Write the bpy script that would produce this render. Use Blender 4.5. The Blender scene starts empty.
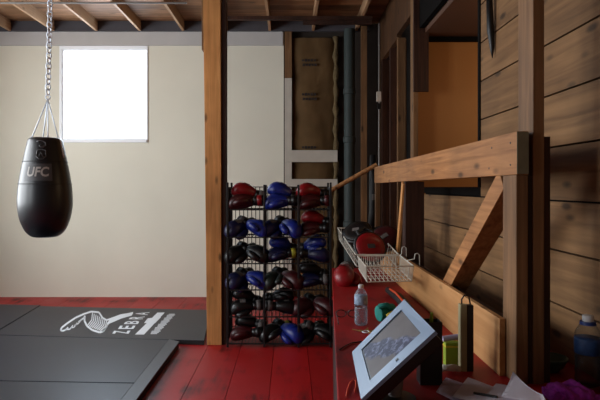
import bpy, bmesh, math, random
from mathutils import Vector, Matrix, Euler
random.seed(7)
SC = bpy.context.scene
COL = SC.collection
H = 1.4            # eye height of the photograph
F = 540.0          # focal length in pixels
VX, VY = 290.0, 187.0

def px(x, y, Y):
    """point of the place seen at (x, y) of the photograph, Y metres into the room"""
    return Vector(((x - VX) / F * Y, Y, H - (y - VY) / F * Y))

def onz(x, y, z):
    """point at height z seen at (x, y)"""
    Y = F * (H - z) / (y - VY)
    return Vector(((x - VX) / F * Y, Y, z))

# ------------------------------------------------------------------ materials
def newmat(name):
    m = bpy.data.materials.new(name); m.use_nodes = True
    nt = m.node_tree
    return m, nt, nt.nodes['Principled BSDF']

def lin(c):
    return tuple((v / 12.92 if v <= .04045 else ((v + .055) / 1.055) ** 2.4) for v in c) + (1.0,)

def N(nt, t, **kw):
    n = nt.nodes.new(t)
    for k, v in kw.items(): setattr(n, k, v)
    return n

def plain(name, c, rough=.6, metal=0, spec=.5, noise=.0, nscale=20, bump=0, coat=0):
    m, nt, b = newmat(name)
    b.inputs['Roughness'].default_value = rough
    b.inputs['Metallic'].default_value = metal
    b.inputs['Specular IOR Level'].default_value = spec
    b.inputs['Coat Weight'].default_value = coat
    tc = N(nt, 'ShaderNodeTexCoord')
    nz = N(nt, 'ShaderNodeTexNoise'); nz.inputs['Scale'].default_value = nscale; nz.inputs['Detail'].default_value = 5
    nt.links.new(tc.outputs['Object'], nz.inputs['Vector'])
    mr = N(nt, 'ShaderNodeMapRange')
    mr.inputs['From Min'].default_value = .3; mr.inputs['From Max'].default_value = .7
    mr.inputs['To Min'].default_value = 1 - noise; mr.inputs['To Max'].default_value = 1 + noise * .5
    nt.links.new(nz.outputs['Fac'], mr.inputs['Value'])
    hs = N(nt, 'ShaderNodeHueSaturation'); hs.inputs['Color'].default_value = lin(c)
    nt.links.new(mr.outputs['Result'], hs.inputs['Value'])
    nt.links.new(hs.outputs['Color'], b.inputs['Base Color'])
    if bump:
        bp = N(nt, 'ShaderNodeBump'); bp.inputs['Strength'].default_value = bump; bp.inputs['Distance'].default_value = .01
        nt.links.new(nz.outputs['Fac'], bp.inputs['Height']); nt.links.new(bp.outputs['Normal'], b.inputs['Normal'])
    return m

def wood(name, c1, c2, axis='Y', scale=1.0, rough=.65, island=.25, knots=True, spec=.3):
    m, nt, b = newmat(name)
    b.inputs['Roughness'].default_value = rough
    b.inputs['Specular IOR Level'].default_value = spec
    L = nt.links.new
    tc = N(nt, 'ShaderNodeTexCoord'); geo = N(nt, 'ShaderNodeNewGeometry')
    sh = N(nt, 'ShaderNodeVectorMath', operation='SCALE'); sh.inputs[0].default_value = (13.1, 7.7, 5.3)
    L(geo.outputs['Random Per Island'], sh.inputs['Scale'])
    ad = N(nt, 'ShaderNodeVectorMath', operation='ADD'); L(tc.outputs['Object'], ad.inputs[0]); L(sh.outputs[0], ad.inputs[1])
    mp = N(nt, 'ShaderNodeMapping')
    s = {'X': (1.2, 22, 22), 'Y': (22, 1.2, 22), 'Z': (22, 22, 1.2)}[axis]
    mp.inputs['Scale'].default_value = tuple(v * scale for v in s)
    L(ad.outputs[0], mp.inputs['Vector'])
    nz = N(nt, 'ShaderNodeTexNoise'); nz.inputs['Scale'].default_value = 1.6; nz.inputs['Detail'].default_value = 6; nz.inputs['Distortion'].default_value = .8
    L(mp.outputs[0], nz.inputs['Vector'])
    cr = N(nt, 'ShaderNodeValToRGB')
    cr.color_ramp.elements[0].position = .3; cr.color_ramp.elements[0].color = lin(c2)
    cr.color_ramp.elements[1].position = .68; cr.color_ramp.elements[1].color = lin(c1)
    L(nz.outputs['Fac'], cr.inputs['Fac'])
    out = cr.outputs['Color']
    # big soft blotches of age
    n2 = N(nt, 'ShaderNodeTexNoise'); n2.inputs['Scale'].default_value = 2.2; n2.inputs['Detail'].default_value = 3
    L(ad.outputs[0], n2.inputs['Vector'])
    mr = N(nt, 'ShaderNodeMapRange'); mr.inputs['From Min'].default_value = .3; mr.inputs['From Max'].default_value = .7
    mr.inputs['To Min'].default_value = .72; mr.inputs['To Max'].default_value = 1.15
    L(n2.outputs['Fac'], mr.inputs['Value'])
    mi = N(nt, 'ShaderNodeMapRange'); mi.inputs['To Min'].default_value = 1 - island; mi.inputs['To Max'].default_value = 1 + island
    L(geo.outputs['Random Per Island'], mi.inputs['Value'])
    mu = N(nt, 'ShaderNodeMath', operation='MULTIPLY'); L(mr.outputs[0], mu.inputs[0]); L(mi.outputs[0], mu.inputs[1])
    hs = N(nt, 'ShaderNodeHueSaturation'); L(out, hs.inputs['Color']); L(mu.outputs[0], hs.inputs['Value'])
    out = hs.outputs['Color']
    if knots:
        mk = N(nt, 'ShaderNodeMapping')
        mk.inputs['Scale'].default_value = {'X': (3, 8, 8), 'Y': (8, 3, 8), 'Z': (8, 8, 3)}[axis]
        L(ad.outputs[0], mk.inputs['Vector'])
        vo = N(nt, 'ShaderNodeTexVoronoi'); vo.inputs['Scale'].default_value = 1.0
        L(mk.outputs[0], vo.inputs['Vector'])
        k = N(nt, 'ShaderNodeMapRange'); k.inputs['From Min'].default_value = .07; k.inputs['From Max'].default_value = .16
        k.inputs['To Min'].default_value = .75; k.inputs['To Max'].default_value = 0
        L(vo.outputs['Distance'], k.inputs['Value'])
        mx = N(nt, 'ShaderNodeMix', data_type='RGBA'); L(k.outputs[0], mx.inputs['Factor'])
        L(out, mx.inputs['A']); mx.inputs['B'].default_value = lin(tuple(v * .35 for v in c2))
        out = mx.outputs['Result']
    L(out, b.inputs['Base Color'])
    bp = N(nt, 'ShaderNodeBump'); bp.inputs['Strength'].default_value = .25; bp.inputs['Distance'].default_value = .003
    L(nz.outputs['Fac'], bp.inputs['Height']); L(bp.outputs['Normal'], b.inputs['Normal'])
    return m

def red_paint(name, c, worn, amount, rough=.4, axis_scale=(9, 1.2, 9), island=.12):
    m, nt, b = newmat(name); L = nt.links.new
    tc = N(nt, 'ShaderNodeTexCoord'); geo = N(nt, 'ShaderNodeNewGeometry')
    mp = N(nt, 'ShaderNodeMapping'); mp.inputs['Scale'].default_value = axis_scale
    L(tc.outputs['Object'], mp.inputs['Vector'])
    nz = N(nt, 'ShaderNodeTexNoise'); nz.inputs['Scale'].default_value = 1.0; nz.inputs['Detail'].default_value = 8; nz.inputs['Roughness'].default_value = .65
    L(mp.outputs[0], nz.inputs['Vector'])
    n2 = N(nt, 'ShaderNodeTexNoise'); n2.inputs['Scale'].default_value = 2.6; n2.inputs['Detail'].default_value = 6
    L(tc.outputs['Object'], n2.inputs['Vector'])
    mu = N(nt, 'ShaderNodeMath', operation='MULTIPLY'); L(nz.outputs['Fac'], mu.inputs[0]); L(n2.outputs['Fac'], mu.inputs[1])
    k = N(nt, 'ShaderNodeMapRange'); k.inputs['From Min'].default_value = .27; k.inputs['From Max'].default_value = .40
    k.inputs['To Max'].default_value = amount
    L(mu.outputs[0], k.inputs['Value'])
    mx = N(nt, 'ShaderNodeMix', data_type='RGBA'); L(k.outputs[0], mx.inputs['Factor'])
    mi = N(nt, 'ShaderNodeMapRange'); mi.inputs['To Min'].default_value = 1 - island; mi.inputs['To Max'].default_value = 1 + island
    L(geo.outputs['Random Per Island'], mi.inputs['Value'])
    hs = N(nt, 'ShaderNodeHueSaturation'); hs.inputs['Color'].default_value = lin(c); L(mi.outputs[0], hs.inputs['Value'])
    L(hs.outputs[0], mx.inputs['A']); mx.inputs['B'].default_value = lin(worn)
    L(mx.outputs['Result'], b.inputs['Base Color'])
    r = N(nt, 'ShaderNodeMapRange'); r.inputs['To Min'].default_value = rough; r.inputs['To Max'].default_value = rough + .3
    L(n2.outputs['Fac'], r.inputs['Value']); L(r.outputs[0], b.inputs['Roughness'])
    b.inputs['Specular IOR Level'].default_value = .35
    bp = N(nt, 'ShaderNodeBump'); bp.inputs['Strength'].default_value = .2; bp.inputs['Distance'].default_value = .003
    L(nz.outputs['Fac'], bp.inputs['Height']); L(bp.outputs['Normal'], b.inputs['Normal'])
    return m

def clear(name, tint, alpha, rough=.08):
    """thin clear plastic or window glass: mostly transparent with a glossy skin"""
    m, nt, b = newmat(name); L = nt.links.new
    b.inputs['Base Color'].default_value = lin(tint); b.inputs['Roughness'].default_value = rough
    tr = N(nt, 'ShaderNodeBsdfTransparent'); tr.inputs['Color'].default_value = (.96, .98, 1, 1)
    fr = N(nt, 'ShaderNodeLayerWeight'); fr.inputs['Blend'].default_value = .35
    mr = N(nt, 'ShaderNodeMapRange'); mr.inputs['To Min'].default_value = alpha; mr.inputs['To Max'].default_value = min(1, alpha + .55)
    L(fr.outputs['Facing'], mr.inputs['Value'])
    mx = N(nt, 'ShaderNodeMixShader'); L(mr.outputs[0], mx.inputs['Fac']); L(tr.outputs[0], mx.inputs[1]); L(b.outputs[0], mx.inputs[2])
    L(mx.outputs[0], nt.nodes['Material Output'].inputs['Surface'])
    return m

M = {}
M['drywall'] = plain('painted drywall', (.87, .855, .79), .85, noise=.05, nscale=1.3)
M['drywall_dark'] = plain('grey plaster', (.55, .53, .50), .9, noise=.08, nscale=2)
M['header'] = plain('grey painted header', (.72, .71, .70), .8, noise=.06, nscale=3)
M['white_frame'] = plain('white window paint', (.95, .96, .97), .5)
M['glass'] = clear('window glass', (.9, .95, 1), .03)
M['floor'] = red_paint('red floor paint', (.62, .075, .08), (.20, .04, .04), .9, .33)
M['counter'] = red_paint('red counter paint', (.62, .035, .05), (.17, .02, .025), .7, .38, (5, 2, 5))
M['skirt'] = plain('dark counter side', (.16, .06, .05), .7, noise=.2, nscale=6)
M['deck'] = wood('ceiling boards', (.60, .44, .31), (.42, .29, .18), 'X', .6, island=.25)
M['joist'] = wood('joist timber', (.74, .60, .46), (.60, .45, .32), 'Y', .8, island=.0)
M['rim'] = plain('dark rim board', (.26, .25, .27), .8, noise=.2, nscale=4)
M['pine'] = wood('orange pine', (.84, .60, .36), (.72, .49, .27), 'Z', 1.0, island=.05)
M['pine_y'] = wood('pine rail', (.70, .49, .30), (.52, .34, .19), 'Y', 1.0, island=.05)
M['stud'] = wood('brown stud', (.52, .38, .25), (.38, .27, .17), 'Z', 1.0, island=.05)
M['stud_dark'] = wood('dark stained stud', (.26, .15, .10), (.15, .08, .05), 'Z', 1.0, island=.05)
M['planks'] = wood('rough wall planks', (.54, .40, .26), (.40, .285, .175), 'Y', .7, island=.16, rough=.75)
M['planks_up'] = wood('brown boards', (.36, .24, .14), (.25, .15, .085), 'Z', .7, island=.2)
M['ply'] = wood('plywood', (.76, .57, .37), (.66, .46, .27), 'Y', .5, island=.0)
M['ochre'] = plain('ochre panel', (.66, .44, .22), .6, noise=.08, nscale=1.5)
M['brown_dark'] = plain('dark brown ceiling', (.30, .18, .10), .7, noise=.15, nscale=3)
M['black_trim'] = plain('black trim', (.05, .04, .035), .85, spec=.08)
M['mat'] = plain('grey vinyl mat', (.07, .095, .15), .38, spec=.36, noise=.10, nscale=3, bump=.02)
M['mat_side'] = plain('black mat side', (.05, .05, .055), .6)
M['mat_edge'] = plain('grey rubber edging', (.22, .23, .25), .45, noise=.1, nscale=6)
M['white_print'] = plain('white vinyl print', (.86, .88, .90), .55)
M['leather'] = plain('black leather', (.06, .072, .095), .36, spec=.5, noise=.1, nscale=30, bump=.05)
M['patch'] = plain('grey vinyl patch', (.24, .24, .25), .45)
M['patch_text'] = plain('silver print', (.62, .60, .58), .45)
M['steel'] = plain('galvanised steel', (.88, .92, .96), .4, metal=.1)
M['strap_grey'] = plain('grey webbing', (.38, .42, .46), .6)
M['black_metal'] = plain('black powder coat', (.045, .042, .045), .5)
M['white_wire'] = plain('white coated wire', (.80, .79, .74), .45)
M['g_red'] = plain('red glove leather', (.52, .05, .08), .38, noise=.12, nscale=14, bump=.05)
M['g_dred'] = plain('dark red glove leather', (.24, .035, .055), .42, noise=.15, nscale=14)
M['g_blue'] = plain('blue glove leather', (.07, .14, .48), .38, noise=.12, nscale=14, bump=.05)
M['g_navy'] = plain('navy glove leather', (.06, .08, .24), .42, noise=.15, nscale=14)
M['g_black'] = plain('black glove leather', (.035, .035, .042), .4, noise=.15, nscale=14)
M['g_green'] = plain('dark green glove leather', (.09, .13, .11), .45, noise=.15, nscale=14)
M['g_pale'] = plain('pale strap', (.40, .38, .37), .6)
M['g_yellow'] = plain('yellow strap', (.62, .60, .14), .6)
M['kraft'] = plain('kraft insulation facing', (.37, .28, .175), .8, spec=.15, noise=.25, nscale=3, bump=.5)
M['kraft_print'] = plain('dark insulation print', (.17, .13, .11), .8)
M['foam'] = plain('yellow insulation edge', (.40, .33, .21), .9, noise=.4, nscale=25, bump=.8)
M['white_board'] = plain('whitewashed board', (.74, .71, .66), .7, noise=.12, nscale=5)
M['pipe'] = plain('grey green drain pipe', (.21, .24, .235), .6, spec=.25, noise=.1, nscale=4)
M['conduit'] = plain('grey conduit', (.42, .40, .38), .45, metal=.3)
M['dark_board'] = plain('dark sheathing', (.20, .16, .13), .9, noise=.3, nscale=4)
M['tab_frame'] = plain('silver blue enclosure', (.46, .54, .64), .35, spec=.5)
M['black_plastic'] = plain('black plastic', (.04, .04, .045), .4)
M['grey_post'] = plain('grey post', (.42, .40, .40), .5)
M['pet'] = clear('clear plastic', (.70, .75, .80), .10)
M['pet_dark'] = clear('dark clear plastic', (.26, .28, .30), .03)
M['water'] = clear('water', (.30, .34, .38), .02)
M['label_blue'] = plain('blue white label', (.55, .64, .74), .5, noise=.5, nscale=45)
M['label_deep'] = plain('blue label', (.12, .24, .42), .5, noise=.5, nscale=40)
M['cap_white'] = plain('white cap', (.82, .82, .82), .4)
M['cap_blue'] = plain('blue collar', (.10, .20, .45), .4)
M['teal'] = plain('teal cotton', (.05, .50, .46), .8, noise=.2, nscale=40)
M['yellow'] = plain('yellow', (.82, .72, .14), .6)
M['lime'] = plain('lime card', (.52, .62, .10), .6)
M['lavender'] = plain('lavender card', (.68, .64, .74), .6)
M['brass'] = plain('brass', (.62, .50, .26), .4, metal=.6)
M['olive'] = plain('olive grey paint', (.60, .57, .43), .6, noise=.1, nscale=8)
M['olive_dark'] = plain('dark brown side', (.13, .10, .08), .6)
M['paper'] = plain('paper', (.95, .94, .98), .7)
M['paper_tint'] = plain('printed paper', (.84, .77, .86), .7, noise=.25, nscale=30)
M['purple'] = plain('purple yarn', (.56, .13, .60), .95, noise=.3, nscale=60, bump=.6)
M['bowl'] = plain('dark green bowl', (.22, .32, .27), .4)
M['orange'] = plain('orange', (.80, .27, .10), .5)
M['clip'] = plain('greenish end grain', (.42, .40, .31), .8, noise=.2, nscale=20)
M['strap_black'] = plain('black strap', (.035, .035, .04), .6)

def screen_mat():
    m, nt, b = newmat('tablet screen picture'); L = nt.links.new
    tc = N(nt, 'ShaderNodeTexCoord')
    sp = N(nt, 'ShaderNodeSeparateXYZ'); L(tc.outputs['UV'], sp.inputs[0])
    nz = N(nt, 'ShaderNodeTexNoise'); nz.inputs['Scale'].default_value = 3.2; nz.inputs['Detail'].default_value = 3
    L(tc.outputs['UV'], nz.inputs['Vector'])
    vo = N(nt, 'ShaderNodeTexVoronoi'); vo.inputs['Scale'].default_value = 7; L(tc.outputs['UV'], vo.inputs['Vector'])
    # base beige grey
    mxa = N(nt, 'ShaderNodeMix', data_type='RGBA'); mxa.inputs['A'].default_value = lin((.27, .24, .235)); mxa.inputs['B'].default_value = lin((.38, .345, .335))
    L(nz.outputs['Fac'], mxa.inputs['Factor'])
    # a blue band of fabric through the middle: distance from a slanted line
    sub = N(nt, 'ShaderNodeMath', operation='MULTIPLY_ADD'); L(sp.outputs['X'], sub.inputs[0]); sub.inputs[1].default_value = .75; sub.inputs[2].default_value = -.12
    d = N(nt, 'ShaderNodeMath', operation='SUBTRACT'); L(sp.outputs['Y'], d.inputs[0]); L(sub.outputs[0], d.inputs[1])
    wob = N(nt, 'ShaderNodeMath', operation='MULTIPLY_ADD'); L(nz.outputs['Fac'], wob.inputs[0]); wob.inputs[1].default_value = .5; L(d.outputs[0], wob.inputs[2])
    ab = N(nt, 'ShaderNodeMath', operation='SUBTRACT'); L(wob.outputs[0], ab.inputs[0]); ab.inputs[1].default_value = .36
    ab2 = N(nt, 'ShaderNodeMath', operation='ABSOLUTE'); L(ab.outputs[0], ab2.inputs[0])
    k = N(nt, 'ShaderNodeMapRange'); k.inputs['From Min'].default_value = .18; k.inputs['From Max'].default_value = .25; k.inputs['To Min'].default_value = 1; k.inputs['To Max'].default_value = 0
    L(ab2.outputs[0], k.inputs['Value'])
    blue = N(nt, 'ShaderNodeValToRGB')
    n3 = N(nt, 'ShaderNodeTexNoise'); n3.inputs['Scale'].default_value = 9; n3.inputs['Detail'].default_value = 3; n3.inputs['Distortion'].default_value = 1.2
    L(tc.outputs['UV'], n3.inputs['Vector'])
    e = blue.color_ramp.elements
    e[0].position = .46; e[0].color = lin((.13, .14, .25)); e[1].position = .66; e[1].color = lin((.42, .44, .55))
    L(n3.outputs['Fac'], blue.inputs['Fac'])
    mx = N(nt, 'ShaderNodeMix', data_type='RGBA'); L(k.outputs[0], mx.inputs['Factor']); L(mxa.outputs['Result'], mx.inputs['A']); L(blue.outputs['Color'], mx.inputs['B'])
    L(mx.outputs['Result'], b.inputs['Base Color']); L(mx.outputs['Result'], b.inputs['Emission Color'])
    b.inputs['Emission Strength'].default_value = .05; b.inputs['Specular IOR Level'].default_value = .15; b.inputs['Roughness'].default_value = .4
    return m
M['screen'] = screen_mat()

# ------------------------------------------------------------------ mesh helpers
ORG = {}
class MB:
    def __init__(s): s.bm = bmesh.new()
    def face(s, vs):
        try: return s.bm.faces.new(vs)
        except ValueError: return None
    def box(s, x0, x1, y0, y1, z0, z1):
        return s.hexa([(x0, y0, z0), (x1, y0, z0), (x1, y1, z0), (x0, y1, z0), (x0, y0, z1), (x1, y0, z1), (x1, y1, z1), (x0, y1, z1)])
    def hexa(s, p):
        v = [s.bm.verts.new(q) for q in p]
        for f in ((0, 3, 2, 1), (4, 5, 6, 7), (0, 1, 5, 4), (1, 2, 6, 5), (2, 3, 7, 6), (3, 0, 4, 7)): s.face([v[i] for i in f])
        return s
    def prism(s, poly, z0, z1):
        a = [s.bm.verts.new((x, y, z0)) for x, y in poly]; b = [s.bm.verts.new((x, y, z1)) for x, y in poly]
        n = len(poly); s.face(a[::-1]); s.face(b)
        for i in range(n): s.face([a[i], a[(i + 1) % n], b[(i + 1) % n], b[i]])
        return s
    def rings(s, rings, cap=True):
        R = [[s.bm.verts.new(p) for p in r] for r in rings]
        n = len(R[0])
        for a, b in zip(R, R[1:]):
            for i in range(n): s.face([a[i], a[(i + 1) % n], b[(i + 1) % n], b[i]])
        if cap: s.face(R[0][::-1]); s.face(R[-1])
        return s
    def tube(s, path, r, seg=8, closed=False, cap=True):
        P = [Vector(p) for p in path]; n = len(P)
        rr = r if isinstance(r, (list, tuple)) else [r] * n
        out = []; up = None
        for i, p in enumerate(P):
            if closed: t = (P[(i + 1) % n] - P[i - 1])
            else: t = (P[min(i + 1, n - 1)] - P[max(i - 1, 0)])
            t.normalize()
            if up is None:
                up = t.orthogonal().normalized()
            else:
                up = (up - t * up.dot(t))
                up = up.normalized() if up.length > 1e-6 else t.orthogonal().normalized()
            w = t.cross(up)
            out.append([p + (up * math.cos(a) + w * math.sin(a)) * rr[i] for a in [2 * math.pi * k / seg for k in range(seg)]])
        if closed:
            out.append(out[0]); return s.rings_closed(out[:-1])
        return s.rings(out, cap)
    def rings_closed(s, rings):
        R = [[s.bm.verts.new(p) for p in r] for r in rings]; n = len(R[0]); m = len(R)
        for j in range(m):
            a, b = R[j], R[(j + 1) % m]
            for i in range(n): s.face([a[i], a[(i + 1) % n], b[(i + 1) % n], b[i]])
        return s
    def bar(s, p0, p1, w, d, side=Vector((1, 0, 0))):
        """rectangular bar p0 -> p1; w along side, d across"""
        p0, p1 = Vector(p0), Vector(p1); t = (p1 - p0).normalized()
        a = (side - t * side.dot(t)).normalized(); b = t.cross(a)
        q = [-a * w / 2 - b * d / 2, a * w / 2 - b * d / 2, a * w / 2 + b * d / 2, -a * w / 2 + b * d / 2]
        return s.hexa([p0 + v for v in q] + [p1 + v for v in q])
    def lathe(s, prof, c, seg=24):
        c = Vector(c)
        return s.rings([[c + Vector((r * math.cos(a), r * math.sin(a), z)) for a in [2 * math.pi * k / seg for k in range(seg)]] for r, z in prof])
    def xform(s, mat):
        bmesh.ops.transform(s.bm, matrix=mat, verts=s.bm.verts); return s
    def build(s, name, mat, parent=None, smooth=False, bevel=0, origin=None, fix=True):
        if fix: bmesh.ops.recalc_face_normals(s.bm, faces=s.bm.faces)
        if bevel:
            bmesh.ops.bevel(s.bm, geom=[e for e in s.bm.edges if e.is_manifold and e.calc_face_angle(0) > .5], offset=bevel, segments=2, affect='EDGES', profile=.6)
        me = bpy.data.meshes.new(name)
        if parent is not None: o0 = ORG[parent]
        elif origin is not None: o0 = Vector(origin)
        else:
            vs = [v.co for v in s.bm.verts]
            o0 = Vector(((min(v.x for v in vs) + max(v.x for v in vs)) / 2, (min(v.y for v in vs) + max(v.y for v in vs)) / 2, min(v.z for v in vs)))
        bmesh.ops.translate(s.bm, vec=-o0, verts=s.bm.verts)
        s.bm.to_mesh(me); s.bm.free()
        if smooth:
            for p in me.polygons: p.use_smooth = True
            if smooth != 'all':
                try: me.set_sharp_from_angle(angle=math.radians(40))
                except Exception: pass
        me.materials.append(mat)
        o = bpy.data.objects.new(name, me); COL.objects.link(o)
        if parent is not None: o.parent = parent
        else: o.location = o0
        ORG[o] = o0
        return o

def tag(o, label=None, cat=None, group=None, kind=None):
    if label: o['label'] = label
    if cat: o['category'] = cat
    if group: o['group'] = group
    if kind: o['kind'] = kind
    return o

def thing(name, loc, label, cat, group=None, kind=None):
    o = bpy.data.objects.new(name, None); COL.objects.link(o); o.location = loc; ORG[o] = Vector(loc)
    o.empty_display_size = .05
    return tag(o, label, cat, group, kind)

def copy_tree(o, parent=None):
    c = o.copy(); COL.objects.link(c)
    if parent is not None: c.parent = parent
    for ch in list(o.children): copy_tree(ch, c)
    return c

def text_bm(txt, size, extrude=.0, cuts=0, spacing=1.0, bold=0.0):
    cu = bpy.data.curves.new('t', 'FONT'); cu.body = txt; cu.size = size; cu.extrude = extrude; cu.space_character = spacing
    cu.offset = bold; cu.align_x = 'CENTER'; cu.align_y = 'CENTER'; cu.resolution_u = 3
    o = bpy.data.objects.new('t', cu); COL.objects.link(o)
    dg = bpy.context.evaluated_depsgraph_get()
    me = bpy.data.meshes.new_from_object(o.evaluated_get(dg))
    mb = MB(); mb.bm.from_mesh(me)
    bpy.data.objects.remove(o); bpy.data.curves.remove(cu); bpy.data.meshes.remove(me)
    if cuts:
        bmesh.ops.subdivide_edges(mb.bm, edges=mb.bm.edges, cuts=cuts)
    return mb

# ------------------------------------------------------------------ the room
YB = 6.87; XL = -4.2; XW = 1.12
ZC = 3.50
# floor boards
mb = MB(); x = XL
while x < 3.0:
    w = .29
    mb.box(x + .002, x + w - .002, -1.6, 7.0, -.05, 0); x += w
mb.box(XL, 3.0, -1.6, 7.0, -.08, -.052)
tag(mb.build('floor', M['floor'], origin=(0, 0, 0)), kind='structure')

# back wall round the window opening
WX0, WX1, WZ0, WZ1 = -2.90, -1.82, 2.00, 3.185
mb = MB()
mb.box(XL, WX0, YB, YB + .12, 0, 3.6); mb.box(WX1, -.08, YB, YB + .12, 0, 3.6)
mb.box(WX0, WX1, YB, YB + .12, 0, WZ0); mb.box(WX0, WX1, YB, YB + .12, WZ1, 3.6)
tag(mb.build('wall_back', M['drywall'], origin=(0, YB, 0)), kind='structure')
mb = MB(); mb.box(-.08, 3.0, YB + .08, YB + .14, 0, 3.6)
tag(mb.build('wall_back_stripped', M['dark_board'], origin=(0, YB, 0)), kind='structure')
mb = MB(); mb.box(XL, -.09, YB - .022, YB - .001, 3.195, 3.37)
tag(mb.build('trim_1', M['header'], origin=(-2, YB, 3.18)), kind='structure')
# window
win = thing('window_1', ((WX0 + WX1) / 2, YB, WZ0), None, None, kind='structure')
mb = MB(); t = .02
mb.box(WX0, WX0 + t, YB + .0, YB + .11, WZ0, WZ1); mb.box(WX1 - t * .3, WX1, YB + .0, YB + .11, WZ0, WZ1)
mb.box(WX0 + t, WX1 - t * .3, YB + .0, YB + .11, WZ1 - .05, WZ1); mb.box(WX0 + t, WX1 - t * .3, YB + .0, YB + .11, WZ0, WZ0 + .02)
mb.build('window_frame', M['white_frame'], win)
mb = MB(); mb.box(WX0 + t, WX1 - t * .3, YB + .06, YB + .066, WZ0 + .02, WZ1 - .05); mb.build('pane', M['glass'], win)
mb = MB()
mb.box(WX0 - .03, WX0, YB - .012, YB - .0005, WZ0 - .035, WZ1 + .0075); mb.box(WX1, WX1 + .012, YB - .012, YB - .0005, WZ0 - .035, WZ1 + .0075)
mb.box(WX0, WX1, YB - .012, YB - .0005, WZ1 - .03, WZ1 + .0075); mb.box(WX0, WX1, YB - .03, YB - .0005, WZ0 - .035, WZ0)
mb.build('casing', M['white_frame'], win)
# left wall with a big daylight window out of the frame
LZ0, LZ1 = 1.0, 2.9
SIDE = [(.35, 1.75), (2.4, 5.4)]
mb = MB()
for a, b in ((-1.6, SIDE[0][0]), (SIDE[0][1], SIDE[1][0]), (SIDE[1][1], YB + .12)): mb.box(XL - .12, XL, a, b, 0, 3.6)
for a, b in SIDE:
    mb.box(XL - .12, XL, a, b, 0, LZ0); mb.box(XL - .12, XL, a, b, LZ1, 3.6)
tag(mb.build('wall_left', M['drywall'], origin=(XL, 0, 0)), kind='structure')
for n_w, (a, b) in enumerate(SIDE):
    win2 = thing('window_%d' % (n_w + 2), (XL, (a + b) / 2, LZ0), None, None, kind='structure')
    mb = MB()
    for y in (a, (a + b) / 2 - .03, b - .06): mb.box(XL - .1, XL - .02, y, y + .06, LZ0, LZ1)
    for z in (LZ0, LZ1 - .06): mb.box(XL - .1, XL - .02, a, b, z, z + .06)
    mb.build('window_frame', M['white_frame'], win2)
mb = MB(); mb.box(XL, 3.0, -1.72, -1.6, 0, 3.6)
tag(mb.build('wall_front', M['drywall_dark'], origin=(0, -1.6, 0)), kind='structure')

# ceiling deck, rim, joists
mb = MB(); y = -1.6
while y < YB + .1:
    mb.box(XL, 3.0, y + .001, y + .139, ZC, ZC + .03); y += .14
mb.box(XL, 3.0, -1.6, YB + .12, ZC + .031, ZC + .06)
tag(mb.build('ceiling', M['deck'], origin=(0, 0, ZC)), kind='structure')
mb = MB(); mb.box(XL, 1.0, YB - .05, YB - .001, 3.372, ZC - .001)
tag(mb.build('trim_2', M['rim'], origin=(-1.5, YB, 3.4)), kind='structure')
jx = [-2.99 + .547 * i - .547 for i in range(9)]
words = ['leftmost', 'second from the left', 'third from the left', 'fourth from the left, by the timber post', 'fifth from the left, over the post', 'sixth from the left, above the glove rack', 'seventh from the left, above the insulation', 'eighth from the left, above the drain pipe', 'last, by the plank wall']
for i, xx in enumerate(jx):
    if xx > .95: continue
    mb = MB(); mb.box(xx - .015, xx + .015, -1.55, YB - .052, 3.372, ZC - .001)
    tag(mb.build('ceiling_joist', M['joist']), 'bare wooden ceiling joist, ' + words[i], 'joist', 'ceiling joists', 'structure')
mb = MB(); mb.box(-.765, -.612, -1.58, 4.93, 3.10, 3.371)  # unseen girder, added to keep window light off the right-hand ceiling
tag(mb.build('added_shade_girder', M['stud_dark']), kind='structure')
# cross board under the joists on the right, conduit on the left
mb = MB(); mb.box(-.72, .95, 6.22, 6.26, 3.33, 3.371); mb.box(.15, .95, 6.26, 6.30, 3.29, 3.371)
tag(mb.build('ceiling_strapping', M['stud_dark']), 'dark cross board under the joists above the glove rack', 'board', kind='structure')
mb = MB(); mb.tube([(-4.1, 5.75, 3.36), (-1.1, 5.75, 3.36)], .012, 8)
tag(mb.build('conduit', M['conduit'], smooth=True), 'thin grey conduit running under the ceiling joists before the window', 'conduit', kind='structure')

# right wall : rough planks with a pass-through opening
seams = [.0, .23, .455, .68, .909, 1.134, 1.342, 1.570, 1.795, 2.02, 2.245, 2.47, 2.695, 2.92, 3.145, 3.5]
def planks(mb, y0, y1, z0, z1, x0=XW, th=.03, gap=.004):
    for a, b in zip(seams, seams[1:]):
        lo, hi = max(a, z0), min(b, z1)
        if hi - lo > .02: mb.box(x0, x0 + th, y0, y1, lo + gap, hi - gap)
mb = MB()
planks(mb, -1.6, 1.55, 0, 3.5); planks(mb, 1.553, 3.17, 0, 3.5)
planks(mb, 3.172, 4.60, 0, 1.342)
tag(mb.build('wall_right', M['planks'], origin=(XW, 2, 0)), kind='structure')
mb = MB(); mb.box(XW + .035, XW + .05, -1.6, 3.165, 0, 3.5); mb.box(XW + .035, XW + .05, 3.165, 4.6, 0, 1.40)
mb.box(XW + .001, XW + .034, 3.172, 4.6, 1.35, 1.40)
tag(mb.build('wall_right_backing', M['black_trim'], origin=(XW, 2, 0)), kind='structure')
mb = MB(); mb.box(XW - .008, XW + .05, 3.168, 3.20, 1.40, 3.5)
tag(mb.build('trim_3', M['black_trim']), kind='structure')
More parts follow.
